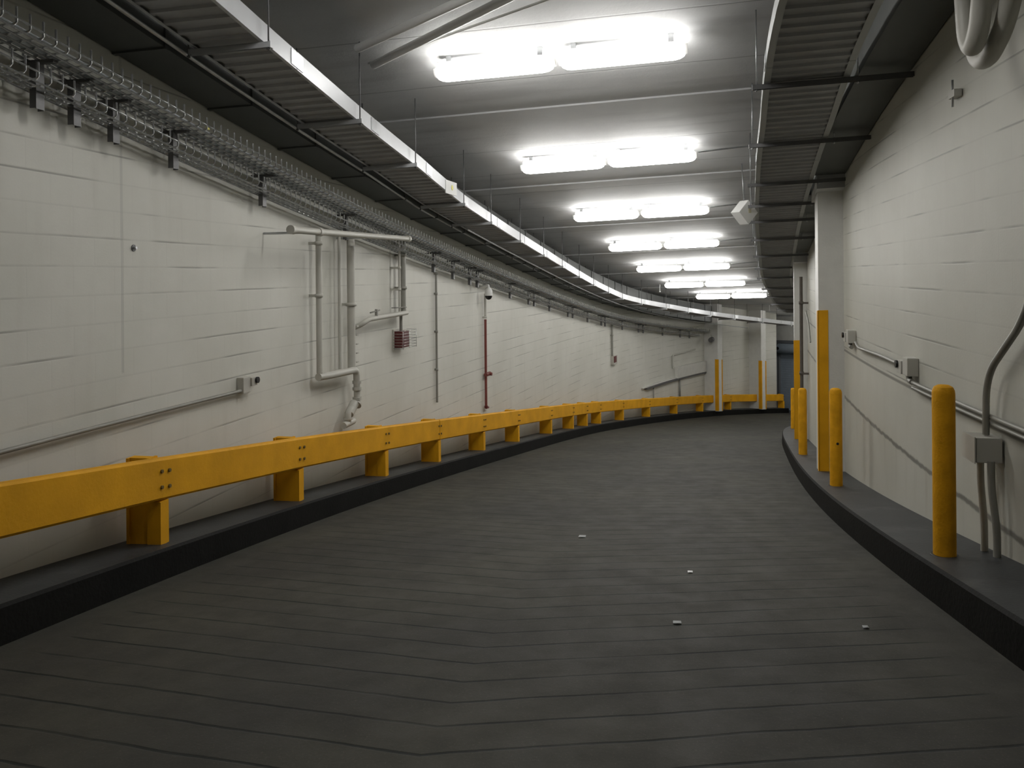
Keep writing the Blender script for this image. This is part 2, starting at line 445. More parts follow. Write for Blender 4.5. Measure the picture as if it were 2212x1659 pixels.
column('column_right', 18.0, 18.4, 2.30, 2.62, HC, 'farther white column with yellow guard beside the brown standpipe', 2.23)
column('column_left', 33.75, 34.12, -3.33, -2.74, HC, 'white wall column in front of the guard rail, nearer of the far two', 2.30, .12, True)
column('column_left', 37.25, 37.62, -3.33, -2.74, HC, 'white wall column in front of the guard rail, nearest the roller door', 2.33, .12, True)
for s in (11.6, 18.2):
    bm = new(); sweep(bm, [(2.29, 3.80), (2.29, HC), (2.66, HC), (2.66, 3.80)], s - .38, s + .45, .25)
    tag(finish(bm, 'beam', M_ceil, uv=True), 'concrete corbel above the %s white column' % ('nearer' if s < 12 else 'farther'), 'beam', kind='structure')

# ------------------------------------------------------------------ guard rail
gr = empty('guard_rail', P(18, -3.0, HK), 0, 'long yellow steel guard rail on short posts along the left curb', 'guard rail')
posts = [-2.9, -.8, 1.3, 3.41, 5.53, 7.65, 9.79, 11.66, 13.77, 15.9, 18.52, 20.56, 21.94, 23.3, 25.59, 28.15, 30.67, 32.9, 35.2, 37.38, 39.3]
OF = -2.96
segs = []
cur = []
for p in posts:
    cur.append(p)
    if p in (3.41, 11.66, 20.56, 25.59, 32.9) or p == posts[-1]: segs.append(cur); cur = [p]
for sg in segs:
    bm = new()
    prof = [(OF, .553), (OF, .822), (OF - .012, .838), (OF - .09, .838), (OF - .09, .815), (OF - .02, .812), (OF - .02, .563), (OF - .09, .56), (OF - .09, .537), (OF - .012, .537)]
    rows = []
    for j, s in enumerate(sg):
        e = .012 if j == 0 else (-.012 if j == len(sg) - 1 else 0)
        rows.append([bm.verts.new(P(s + e, o, h)) for o, h in prof])
    for a, b in zip(rows, rows[1:]):
        for k in range(len(prof)): bm.faces.new((a[k], b[k], b[(k + 1) % len(prof)], a[(k + 1) % len(prof)]))
    bm.faces.new(rows[0]); bm.faces.new(rows[-1])
    finish(bm, 'rail_beam', M_yellow, gr)
for s in posts:
    bm = new()
    # wide flange post: front flange, web plate on its near side, rear flange
    sbox(bm, s, OF - .103, (HK + .845) / 2, (.022, .10, .845 - HK))
    sbox(bm, s, OF - .185, (HK + .845) / 2, (.15, .075, .845 - HK))
    sbox(bm, s, OF - .27, (HK + .845) / 2, (.022, .10, .845 - HK))
    # spacer that brings the front of the post flush under the beam
    sbox(bm, s, OF - .05, (HK + .53) / 2, (.09, .10, .53 - HK))
    po = finish(bm, 'post', M_yellow, gr)
    for ds in (-.045, .045):
        for h in (.63, .745):
            bm = new(); c = P(s + ds, OF + .002, h); n = (P(s, OF + 1, h) - P(s, OF, h)).normalized()
            tube(bm, [c - n * .004, c + n * .012], .014, 6)
            b = finish(bm, 'bolt', M_bolt, po)

# ------------------------------------------------------------------ bollards
def bollard(s, o, label, hole=False):
    c = P(s, o, HK); e = empty('bollard', c, yaw(s), label, 'bollard', 'yellow bollards on the right curb')
    bm = new()
    r = .066; H = 1.065
    ring = [(r, 0), (r, H - .055), (r * .96, H - .035), (r * .82, H - .015), (r * .5, H - .003), (r * .02, H)]
    tube(bm, [c + Vector((0, 0, z)) for _, z in ring], [q for q, _ in ring], 28)
    finish(bm, 'pipe_body', M_yellow2, e, smooth=True)
    bm = new(); tube(bm, [c + Vector((0, 0, -.01)), c + Vector((0, 0, .006))], [.085, .08], 24); finish(bm, 'base_collar', M_ktop, e)
    if hole:
        bm = new(); d = Vector((-.12, -1, 0)).normalized(); q = c + Vector((0, 0, .47)) + d * (r - .002)
        tube(bm, [q, q + d * .006], .014, 14); finish(bm, 'drain_hole', M_black, e)
bollard(5.62, 2.33, 'large yellow bollard nearest the camera on the right curb')
bollard(9.70, 2.32, 'yellow bollard with a dark round hole, in front of the nearer white column', True)
bollard(14.14, 2.27, 'yellow bollard between the two right-hand white columns')
bollard(23.10, 2.275, 'small distant yellow bollard beyond the brown standpipe')

# ------------------------------------------------------------------ strip lamps
half = ('left half', 'right half')
order = ['nearest and largest', 'second', 'third', 'fourth', 'fifth', 'sixth', 'farthest']
def lamp(s, o, label, lm=M_lamp):
    c = P(s, o, 4.36)
    e = empty('strip_light', c, yaw(s), label, 'strip light', 'paired strip lights across the ceiling')
    R = Matrix.Translation(c) @ Matrix.Rotation(yaw(s), 4, 'Z') @ Matrix.Rotation(-math.atan(CS), 4, 'Y')
    L = 1.19
    # rounded lens between two solid end caps
    def half_round(bm, prof, hw, dp, top):
        na = 16; rg = []
        for x, k in prof:
            rg.append([bm.verts.new(R @ Vector((x, hw * k * math.cos(t), top - dp * k * math.sin(t)))) for t in [math.pi * j / na for j in range(na + 1)]])
        for a, b in zip(rg, rg[1:]):
            for j in range(na): bm.faces.new((a[j], b[j], b[j + 1], a[j + 1]))
            bm.faces.new((a[0], b[0], b[na], a[na]))
        bm.faces.new(rg[0]); bm.faces.new(rg[-1])
    bm = new(); half_round(bm, [(-L / 2 + .02, .60), (-L / 2 + .035, .78), (-L / 2 + .07, .93), (-L / 2 + .12, 1), (L / 2 - .12, 1), (L / 2 - .07, .93), (L / 2 - .035, .78), (L / 2 - .02, .60)], .125, .118, .055); finish(bm, 'diffuser', lm, e, smooth=True)
    for sx in (-1, 1):
        bm = new(); half_round(bm, [(sx * (L / 2 - .026), .66), (sx * L / 2, .62)], .125, .118, .057); finish(bm, 'end_cap', M_white, e, smooth=True)
    bm = new(); 
    box(bm, R @ Vector((0, 0, .078)), (L * .94, .15, .05), rot=Matrix.Rotation(yaw(s), 4, 'Z'), bev=.012)
    finish(bm, 'housing', M_house, e)
    for sx in (-.45, .45):
        bm = new(); box(bm, R @ Vector((sx, 0, .14)), (.05, .05, .08), rot=Matrix.Rotation(yaw(s), 4, 'Z'))
        finish(bm, 'mounting_bracket', M_galv, e)
for i in range(-1, 7):
    for j, so in enumerate((-.61, .61)):
        lamp(7.814 + 3.5414 * i, -.39 + so, '%s of the %s pair of lit strip lights' % (half[j], order[i] if i >= 0 else ('overhead (out of frame)', 'rear', 'rearmost')[-1 - i]), M_lamp if i >= 0 else M_lamp_dim)

for s_, o_, wd in ((38.75, -.39, 'round the bend before the roller door'), (35.3, 1.55, 'round the bend beside the right wall')):  # unseen lamp pairs added to brighten the far end
    for j, so in enumerate((-.61, .61)):
        lamp(s_, o_ + so, '%s of the unseen added lit pair %s' % (half[j], wd))
# ------------------------------------------------------------------ cable trays
def tab(xs, ys): return lambda s: lerp_tab(s, xs, ys)
tO = tab([0, 6.5, 9, 11, 16, 21, 24, 25.5, 27.5, 33, 36.3, 39], [-2.20, -2.20, -2.21, -2.31, -2.34, -2.40, -2.42, -2.25, -1.87, -1.15, -.68, -.35])
tOi = lambda s: tO(s) - .55
def tray(name, oi, oo, hb, ht, a, b, label, side_mat, sect=3.05, ribstep=.152, phase=0.0, fl=.028):
    e = empty(name, P(a + 3, (oi(a) + oo(a)) / 2, hb), 0, label, 'cable tray')
    # bottom sheet with pressed cross ribs
    bm = new(); step = ribstep; s = a
    rows = []
    while s < b:
        for ds, dh in ((0, 0), (.05, 0), (.062, -.018), (.10, -.018), (.112, 0)):
            q = s + ds * step / .152
            rows.append([bm.verts.new(P(q, oi(q) + .004, hb + .02 + dh)), bm.verts.new(P(q, oo(q) - .004, hb + .02 + dh))])
        s += step
    for r0, r1 in zip(rows, rows[1:]): bm.faces.new((r0[0], r1[0], r1[1], r0[1]))
    bo = finish(bm, 'ribbed_bottom', M_under, e)
    md = bo.modifiers.new('thick', 'SOLIDIFY'); md.thickness = .003
    # side rails in lengths with a splice plate at each joint
    s = a + phase
    while s < b:
        s2 = min(s + sect, b)
        for side, fo, sg in (('inner', oi, 1), ('outer', oo, -1)):
            bm = new()
            def pr(q, fo=fo, sg=sg):
                o = fo(q); t = .004 * sg; w_ = fl * sg
                return [(o, hb), (o, ht), (o + w_, ht), (o + w_, ht - .004), (o + t, ht - .004), (o + t, hb + .004), (o + w_, hb + .004), (o + w_, hb)]
            sweep(bm, pr, s + .006, s2 - .006, .3)
            finish(bm, 'side_rail', side_mat, e)
            if s2 < b:
                bm = new(); 
                sweep(bm, lambda q, fo=fo, sg=sg: [(fo(q) - .006 * sg, hb + .012), (fo(q) - .006 * sg, ht - .012), (fo(q) - .001 * sg, ht - .012), (fo(q) - .001 * sg, hb + .012)], s2 - .10, s2 + .10, .1)
                finish(bm, 'splice_plate', M_galv, e)
        s = s2
    return e
tray('cable_tray', tOi, tO, 3.83, 3.975, -2, 38.9, 'wide overhead cable tray with pale side rail sweeping along the left of the lights', M_tray, 1.63, phase=-.02)
rOi = tab([0, 6.1, 6.8, 8.7, 11.4, 14.8, 18.1, 24.1, 27, 30, 33], [1.39, 1.406, 1.424, 1.506, 1.55, 1.578, 1.624, 1.603, 1.42, 1.12, .8])
rOo = lambda s: rOi(s) + .70
tray('cable_tray', rOi, rOo, 3.90, 4.02, -2, 30.5, 'dark overhead cable tray hung along the right side of the ceiling', M_rail, 3.05, .16, fl=.055)
# trapeze hangers
def hanger(s, o0, o1, h, rods, label, group, m=M_strut, mr=M_galv):
    e = empty('trapeze_hanger', P(s, (o0 + o1) / 2, h), yaw(s), label, 'hanger', group)
    bm = new(); a, b = P(s, o0, h), P(s, o1, h)
    # slotted channel: two webs and a back
    n = Vector((math.sin(samp(s)[3]), math.cos(samp(s)[3]), 0))
    mid = (a + b) / 2; L = (b - a).length
    rot = Matrix.Rotation(yaw(s), 4, 'Z') @ Matrix.Rotation(-math.atan(CS), 4, 'Y')
    for off, sz in (((0, 0, .018), (L, .041, .004)), ((0, -.019, 0), (L, .003, .041)), ((0, .019, 0), (L, .003, .041))):
        box(bm, mid + Vector((n.x * off[1], n.y * off[1], off[2])), sz, rot=rot)
    box(bm, a, (.012, .05, .045), rot=rot)
    finish(bm, 'strut_channel', m, e)
    for ro in rods:
        bm = new(); tube(bm, [P(s, ro, h - .04), P(s, ro, HC)], .006, 8)
        tube(bm, [P(s, ro, h - .035), P(s, ro, h - .022)], .014, 6)
        finish(bm, 'threaded_rod', mr, e)
word = ['first', 'second', 'third', 'fourth', 'fifth', 'sixth', 'seventh', 'eighth', 'ninth', 'tenth', 'eleventh', 'twelfth', 'thirteenth', 'fourteenth', 'fifteenth', 'sixteenth', 'seventeenth', 'eighteenth', 'nineteenth', 'twentieth']
hs = [4.0, 5.6, 7.3, 8.8, 10.8, 12.1, 13.75, 15.4, 17.0, 18.7, 20.3, 22.0, 23.6, 25.2, 26.9, 28.5, 30.2, 32.0, 34.0, 36.0]
for k, s in enumerate(hs):
    if k == 0: lb = 'steel channel hanger under the left cable tray, cut by the top edge of the photo'
    else: lb = '%s steel channel hanger fully in view under the pale-railed cable tray' % word[k - 1]
    hanger(s, tO(s) + .06, tOi(s) - .03, 3.80, (tO(s) + .04, tOi(s) - .04), lb, 'channel hangers under the left cable tray', M_tray, M_strut)
hs = [5.0, 7.5, 9.3, 11.1, 12.4, 13.6, 15.3, 17.3, 19.1, 20.8, 23.0, 25.0, 27.0, 29.0]
for k, s in enumerate(hs):
    lb = '%s dark channel hanger from the camera under the right cable tray' % word[k]
    o1 = OWR(s) - .01
    hanger(s, rOi(s) - .09, o1, 3.87, (rOi(s) - .06, rOo(s) + .06), lb, 'channel hangers under the right cable tray')

# ------------------------------------------------------------------ wire basket tray on the left wall
def basket(a, b, oi, oo, hb, ht, step, r, label, longs, sides):
    e = empty('wire_basket_tray', P(a + 4, (oi + oo) / 2, hb), 0, label, 'wire basket tray')
    bm = new(); s = a; 
    while s < b:
        tube(bm, [P(s, oi, ht), P(s, oi, hb + .012), P(s, oi + .012, hb), P(s, oo - .012, hb), P(s, oo, hb + .012), P(s, oo, ht)], r, 5)
        s += step
    finish(bm, 'cross_wires', M_wire, e, smooth=True)
    bm = new()
    for k in range(longs):
        o = oi + .02 + (oo - oi - .04) * k / (longs - 1); tube(bm, along(o, hb - r * 2, a, b, .4), r, 5)
    for h in sides:
        for o in (oi, oo): tube(bm, along(o, h, a, b, .4), r, 5)
    finish(bm, 'long_wires', M_wire, e, smooth=True)
    return e
basket(1.0, 33.6, -3.27, -2.96, 3.405, 3.505, .1, .0075, 'wire basket cable tray of upturned cross wires high on the left wall', 5, (3.44,))
basket(2.0, 33.0, -3.29, -3.08, 3.22, 3.32, .1, .0065, 'narrower wire basket tray hung below the other against the left wall', 4, (3.26,))
# cables lying in the upper basket
bm = new(); sweep(bm, [(-3.20, 3.414), (-3.20, 3.422), (-3.09, 3.422), (-3.09, 3.414)], 1.5, 33.4, .3)
tag(finish(bm, 'flat_cable', M_cable, smooth=False), 'flat pale ribbon cable lying in the upper wire basket', 'cable')
bm = new(); pts = [P(s, -3.03 + .008 * math.sin(s * 1.7), 3.426) for s in srange(1.5, 33.4, .3)]
tube(bm, pts, .011, 8); tag(finish(bm, 'data_cable', M_cable, smooth=True), 'thin round cable lying beside the ribbon cable in the wire basket', 'cable')
# wall brackets of the basket
bs = [2.4, 3.6, 4.64, 4.96, 5.34, 6.03, 7.39, 9.2, 10.95, 12.09, 12.94, 13.76, 14.16, 16.18, 17.56, 18.0, 19.31, 21.02, 21.46, 22.9, 24.25, 24.61, 26.27, 27.8, 28.23, 29.99, 31.53, 32.31]
for k, s in enumerate(bs):
    wd = .07 if k < 7 else .06
    e = empty('tray_bracket', P(s, OWL, 3.1), yaw(s), 'dark steel bracket stub hanging below the wire basket trays on the left wall', 'bracket', 'bracket stubs under the wire basket trays')
    bm = new()
    sbox(bm, s, -3.19, 3.235, (.006, wd, .29)); sbox(bm, s - wd / 2 + .003, -3.21, 3.235, (.045, .005, .29)); sbox(bm, s + wd / 2 - .003, -3.21, 3.235, (.045, .005, .29))
    finish(bm, 'upright_channel', M_strut, e)
    bm = new(); sbox(bm, s, -3.20, 3.384, (.24, .04, .022)); finish(bm, 'arm', M_strut, e)
# square duct filling the corner above the basket
bm = new(); sweep(bm, [(-3.31, 3.80), (-3.31, 4.44), (-2.90, 4.44), (-2.90, 3.80)], SB, 33.6, .3)
for q in srange(SB + 1, 33, 1.22):
    sweep(bm, [(-3.315, 3.785), (-3.315, 4.455), (-2.885, 4.455), (-2.885, 3.785)], q, q + .035, .1)
tag(finish(bm, 'air_duct', M_duct), 'long dark square duct in the corner above the wire baskets', 'duct')
# conduit run between the basket and the tray
bm = new(); tube(bm, along(-2.62, 3.70, 12, 36, .3), .013, 8)
tag(finish(bm, 'conduit', M_galv, smooth=True), 'thin bare conduit between the left cable tray and the wire basket', 'conduit')
bm = new(); tube(bm, along(lambda s: tOi(s) - .075, 3.80, -1, 30, .3), .014, 8)
tag(finish(bm, 'conduit', M_galv, smooth=True), 'bright thin conduit along the inner edge of the left cable tray', 'conduit')

# yellow dotted label on the tray, tag on the basket
e = empty('tray_label', P(10.29, tO(10.29) + .01, 3.9), yaw(10.29), 'white plate with a yellow spot on the left cable tray', 'label')
bm = new(); sbox(bm, 10.29, tO(10.29) + .012, 3.905, (.01, .44, .17)); finish(bm, 'plate', M_white, e)
bm = new(); n = (P(10.29, 1, 3) - P(10.29, 0, 3)).normalized(); c = P(10.32, tO(10.32) + .018, 3.915); tube(bm, [c, c + n * .004], .035, 18); finish(bm, 'yellow_spot', M_lbl, e)
bm = new(); sbox(bm, 6.12, -2.965, 3.43, (.006, .05, .03)); tag(finish(bm, 'cable_tag', M_lbl), 'small yellow tag on the wire basket', 'tag')

# ------------------------------------------------------------------ ceiling pipes and extras
for (a, b, r, lb) in (((7.6, -2.15, 4.44), (5.98, .3, 4.44), .04, 'pale pipe slanting across the ceiling near the camera'),
                      ((7.22, -2.15, 4.44), (5.98, .0, 4.44), .04, 'upper pale pipe slanting across the ceiling nearest the camera'),
                      ((7.6, -2.2, 4.46), (6.3, .6, 4.46), .012, 'thin conduit slanting across the ceiling beside the first lamp')):
    bm = new(); tube(bm, [P(*a), P(*b)], r, 14); tag(finish(bm, 'overhead_pipe', M_white, smooth=True), lb, 'pipe')
for i in (1, 2, 3, 4, 5, 6):
    s = 7.814 + 3.5414 * i
    bm = new(); tube(bm, arc_pts([P(s, .83, 4.42), P(s, 1.3, 4.44), P(s, 2.15, 4.46)], .05), .011, 8)
    tag(finish(bm, 'lamp_conduit', M_galv, smooth=True), 'thin conduit from the %s lamp pair over the right cable tray' % order[i], 'conduit')
bm = new()
for a, b in ((SB, 11.1), (12.2, 17.5), (18.8, 31)):
    sweep(bm, lambda s: [(OWR(s) - .42, 3.94), (OWR(s) - .42, 4.42), (OWR(s) - .01, 4.42), (OWR(s) - .01, 3.94)], a, b, .3)
tag(finish(bm, 'air_duct', M_duct), 'dark square duct along the top of the right wall', 'duct')
bm = new(); tube(bm, along(lambda s: OWR(s) - .38, 4.34, -3, 11.0, .3), .03, 14)
tag(finish(bm, 'overhead_pipe', M_pipe, smooth=True), 'pipe running along the top of the right wall above the hangers', 'pipe')
for s, o, lb in ((26.4, -2.0, 'tiny sprinkler head left of the sixth lamp pair'), (24.4, 1.38, 'tiny sprinkler head right of the fifth lamp pair'), (34.5, -.9, 'tiny sprinkler head near the roller door')):
    bm = new(); tube(bm, [P(s, o, HC), P(s, o, 4.33), P(s, o, 4.30), P(s, o, 4.29)], [.012, .012, .03, .03], 12)
    tag(finish(bm, 'sprinkler', M_white, smooth=True), lb, 'sprinkler')
# white box hung at the edge of the right tray
sx = 12.6; c = P(sx, 1.41, 3.83)
e = empty('hanging_sign_box', c, yaw(sx), 'white box standing on its corner beside the right cable tray', 'sign box')
bm = new(); box(bm, c, (.25, .18, .25), rot=Matrix.Rotation(yaw(sx) + .75, 4, 'Z') @ Matrix.Rotation(math.radians(45), 4, 'Y'), bev=.006); finish(bm, 'box_body', M_white, e)
bm = new(); tube(bm, [c + Vector((0, 0, .13)), P(sx, 1.38, HC)], .008, 8); finish(bm, 'hanger_rod', M_galv, e)
rt = Matrix.Rotation(yaw(sx) + .75, 4, 'Z'); n = rt @ Vector((0, -1, 0))
bm = new(); q = c + n * .091 + rt @ Vector((.02, 0, 0.03)); box(bm, q, (.05, .006, .08), rot=rt); finish(bm, 'label_patch', mat('pale_ochre_label', (.5, .47, .33), .5), e)

# ------------------------------------------------------------------ left wall services
WO = OWL + .115
def vpipe(name, s, z0, z1, r, m, label, cat='pipe', o=WO, clamps=(), group=None):
    e = empty(name, PZ(s, o, z0), 0, label, cat, group)
    bm = new(); tube(bm, [PZ(s, o, z0), PZ(s, o, z1)], r, 14); finish(bm, 'tube', m, e, smooth=True)
    for z in clamps:
        bm = new(); tube(bm, [PZ(s, o, z - .02), PZ(s, o, z + .02)], r * 1.35, 14)
        box(bm, PZ(s, (o + (OWL if o < 0 else OWR(s))) / 2, z), (abs(o - (OWL if o < 0 else OWR(s))), .03, .03), rot=Matrix.Rotation(yaw(s), 4, 'Z'))
        finish(bm, 'clamp', m, e)
    return e
# level drain pipe under the basket
e = empty('drain_pipe', PZ(8.9, -2.9, .46), 0, 'level cream drain pipe in front of the wire basket on the left wall', 'pipe')
DZ = lambda s: .442 + (s - 7.35) * .0127
bm = new(); tube(bm, [PZ(s, -2.9, DZ(s)) for s in srange(7.35, 10.43, .3)], .034, 16); finish(bm, 'tube', M_pipe, e, smooth=True)
for s in (7.38, 7.95, 10.38):
    bm = new(); tube(bm, [PZ(s - .03, -2.9, DZ(s)), PZ(s + .03, -2.9, DZ(s))], .044, 16); finish(bm, 'coupling', M_pipe, e, smooth=True)
for s in (7.6, 9.2):
    bm = new(); tube(bm, [PZ(s, -2.9, DZ(s) - .02), PZ(s, OWL + .002, DZ(s) - .02)], .012, 8); finish(bm, 'stand_off', M_galv, e, smooth=True)
vpipe('downpipe', 8.53, -1.08, .46, .033, M_pipe, 'leftmost upright cream pipe below the drain pipe', clamps=(-.22, .36))
vpipe('downpipe', 9.09, -1.10, .47, .018, M_pipe, 'slender cream pipe just left of the thick downpipe', o=WO - .03)
vpipe('downpipe', 9.33, -1.14, .45, .048, M_pipe, 'thick upright cream downpipe between the slender pipe and the valve pipe', clamps=(-.35,))
# lower offset with its trap
e = empty('pipe_trap', PZ(9.3, WO, -1.8), 0, 'cream pipe offset ending in a knobbly trap above the guard rail', 'pipe')
bm = new(); tube(bm, arc_pts([PZ(8.50, WO, -1.12), PZ(8.75, WO + .02, -1.13), PZ(9.40, WO + .03, -1.145), PZ(9.43, WO + .02, -1.40)], .09), .042, 16); finish(bm, 'offset_pipe', M_pipe, e, smooth=True)
bm = new(); tube(bm, arc_pts([PZ(9.43, WO + .02, -1.38), PZ(9.43, WO + .02, -1.56), PZ(9.22, WO, -1.63), PZ(9.22, WO, -1.78)], .06), .04, 16); finish(bm, 'trap_bend', M_pipe, e, smooth=True)
for s, z in ((9.43, -1.30), (9.43, -1.38), (9.43, -1.50)):
    bm = new(); tube(bm, [PZ(s, WO + .02, z - .018), PZ(s, WO + .02, z + .018)], .056, 16); finish(bm, 'flange', M_pipe, e, smooth=True)
bm = new(); tube(bm, [PZ(9.43, WO + .02, -1.56), PZ(9.41, WO + .02, -1.575)], .062, 16); tube(bm, [PZ(9.22, WO, -1.70), PZ(9.22, WO, -1.72)], .056, 14); tube(bm, [PZ(9.40, WO, -1.55), PZ(9.25, WO, -1.66)], .056, 12); finish(bm, 'flange', M_pipe, e, smooth=True)
bm = new(); tube(bm, [PZ(9.10, WO, -1.77), PZ(9.36, WO, -1.76)], .04, 12); finish(bm, 'cleanout', M_pipe, e, smooth=True)
bm = new()
for k in range(7): box(bm, PZ(9.47, WO + .01, -.62 - k * .11), (.02, .05, .014), rot=Matrix.Rotation(yaw(9.4), 4, 'Z'))
finish(bm, 'ladder_clips', M_pipe, e)
# pair of uprights at the alarm box and the valve line
vpipe('downpipe', 10.92, -.52, .50, .042, M_dpipe, 'dull upright pipe above the red alarm box', clamps=(-.18, .28))
vpipe('conduit', 10.78, -.55, .55, .017, M_pipe, 'thin cream conduit beside the dull upright pipe', 'conduit', o=WO + .01, clamps=(.1, -.2))
e = empty('valve_pipe', PZ(10.3, WO, -.55), 0, 'short cream pipe with a small valve above the trap', 'pipe')
bm = new(); tube(bm, arc_pts([PZ(9.58, OWL + .004, -.66), PZ(9.58, WO + .03, -.60), PZ(9.68, WO + .06, -.55), PZ(10.98, WO + .03, -.53)], .08), .032, 14); finish(bm, 'tube', M_pipe, e, smooth=True)
bm = new(); box(bm, PZ(9.92, WO + .06, -.48), (.03, .03, .09), rot=Matrix.Rotation(yaw(9.9), 4, 'Z')); tube(bm, [PZ(9.74, WO + .06, -.47), PZ(10.02, WO + .06, -.45)], .009, 8); finish(bm, 'valve_handle', M_dpipe, e)
bm = new(); tube(bm, [PZ(10.45, WO + .04, -.44), PZ(10.95, WO + .04, -.45)], .007, 8); finish(bm, 'tie_wire', M_dpipe, e)
e = empty('alarm_box', PZ(11.0, OWL, -1.03), 0, 'dark red alarm box in a wire cage under the dull upright pipe', 'alarm')
bm = new(); sbox(bm, 10.96, OWL + .07, 0, (.13, .27, .23), z=-.90, bev=.012); finish(bm, 'alarm_body', M_dred, e)
bm = new(); sbox(bm, 10.96, OWL + .012, 0, (.02, .33, .29), z=-.905); finish(bm, 'back_plate', M_pipe, e)
bm = new()
for k in range(7):
    z = -.78 - k * .04
    tube(bm, [PZ(10.79, OWL + .02, z), PZ(10.79, OWL + .17, z), PZ(11.26, OWL + .17, z), PZ(11.26, OWL + .02, z)], .003, 5)
for s in (10.79, 11.0, 11.26): tube(bm, [PZ(s, OWL + .17, -.77), PZ(s, OWL + .17, -1.03)], .003, 5)
finish(bm, 'wire_cage', M_wire, e)
vpipe('conduit', 10.95, -.79, -.55, .022, M_dpipe, 'short conduit stub entering the top of the red alarm box', 'conduit', o=OWL + .07)
vpipe('conduit', 12.40, -2.02, .0, .017, M_dpipe, 'tall thin conduit right of the red alarm box', 'conduit', o=OWL + .035, clamps=(-1.5, -.9, -.3, .02))
vpipe('conduit', 14.80, -.80, -.36, .022, M_pipe, 'grey conduit dropping below the dome camera', 'conduit', o=OWL + .05, clamps=(-.8,))
e = empty('red_standpipe', PZ(14.8, OWL + .05, -2.45), 0, 'thin red standpipe with a red valve on the left wall', 'standpipe')
bm = new(); tube(bm, [PZ(14.8, OWL + .05, -2.46), PZ(14.8, OWL + .05, -.84)], .024, 14); finish(bm, 'tube', M_red, e, smooth=True)
bm = new(); tube(bm, [PZ(14.76, OWL + .06, -1.87), PZ(14.98, OWL + .07, -1.87)], .038, 14); tube(bm, [PZ(14.90, OWL + .07, -1.87), PZ(14.90, OWL + .14, -1.87)], .03, 12); finish(bm, 'valve', M_red, e, smooth=True)
bm = new(); tube(bm, [PZ(14.8, OWL + .05, -2.50), PZ(14.8, OWL + .05, -2.45)], .034, 12); tube(bm, [PZ(14.8, OWL + .05, -2.49), PZ(14.92, OWL + .05, -2.50)], .022, 12); finish(bm, 'end_cap', M_dred, e, smooth=True)
e = empty('dome_camera', PZ(14.55, OWL + .2, -.43), 0, 'white dome camera with black bubble under the wire basket', 'camera')
bm = new(); c = PZ(14.55, OWL + .2, -.12)
def lathe(bm, c, prof, n=20, mi=0): tube(bm, [c + Vector((0, 0, z)) for _, z in prof], [max(r, .001) for r, _ in prof], n, mi)
lathe(bm, c, [(.03, -.12), (.06, -.15), (.07, -.20), (.07, -.27)]); tube(bm, arc_pts([PZ(14.55, OWL, -.24), PZ(14.55, OWL + .2, -.19), PZ(14.55, OWL + .2, -.26)], .05), .02, 10); finish(bm, 'camera_mount', M_white, e, smooth=True)
bm = new(); lathe(bm, c, [(.066, -.27), (.064, -.295), (.052, -.32), (.03, -.34), (.002, -.347)]); finish(bm, 'dome', M_black, e, smooth=True)
e = empty('horn_strobe', PZ(25.6, OWL, -2.87), 0, 'small white horn box with red brown face at the foot of a conduit', 'alarm')
bm = new(); sbox(bm, 25.66, OWL + .05, 0, (.10, .40, .28), z=-2.73, bev=.01); finish(bm, 'box_body', M_pipe, e)
bm = new(); sbox(bm, 25.60, OWL + .105, 0, (.016, .26, .2), z=-2.71, bev=.005); finish(bm, 'face_plate', M_dred, e)
vpipe('conduit', 25.48, -2.6, -1.55, .03, M_dpipe, 'upright conduit down to the small white horn box', 'conduit', o=OWL + .05, clamps=(-1.95,))
# junction box with its conduit, low on the left wall
e = empty('junction_box', PZ(7.2, OWL, -1.08), 0, 'small cream junction box with a dark round lens on the left wall', 'junction box')
bm = new(); sbox(bm, 7.17, OWL + .035, 0, (.07, .13, .15), z=-1.02, bev=.008); finish(bm, 'box_body', M_pipe, e)
bm = new(); sbox(bm, 7.27, OWL + .045, 0, (.09, .10, .08), z=-1.0, bev=.006); finish(bm, 'sensor_body', M_pipe, e)
bm = new(); n = (P(7.3, 1, 0) - P(7.3, 0, 0)).normalized(); c = PZ(7.30, OWL + .09, -.99); tube(bm, [c, c + n * .02], .03, 16); finish(bm, 'lens', M_black, e)
bm = new(); tube(bm, [PZ(s, OWL + .045, -1.035 - .012 * (s - 4.4)) for s in srange(-2, 7.1, .3)], .016, 12)
tag(finish(bm, 'conduit', M_dpipe, smooth=True), 'level conduit along the left wall ending at the junction box', 'conduit')
e = empty('wall_anchor', PZ(5.7, OWL, .22), 0, 'small dark round anchor on the bare left wall', 'anchor')
bm = new(); c = PZ(5.70, OWL - .002, .222); n = (P(5.7, 1, 0) - P(5.7, 0, 0)).normalized(); tube(bm, [c, c + n * .008], .026, 18); finish(bm, 'anchor_plate', M_strut, e)
bm = new(); tube(bm, [c, c + n * .03], .012, 6); finish(bm, 'bolt', M_galv, e)
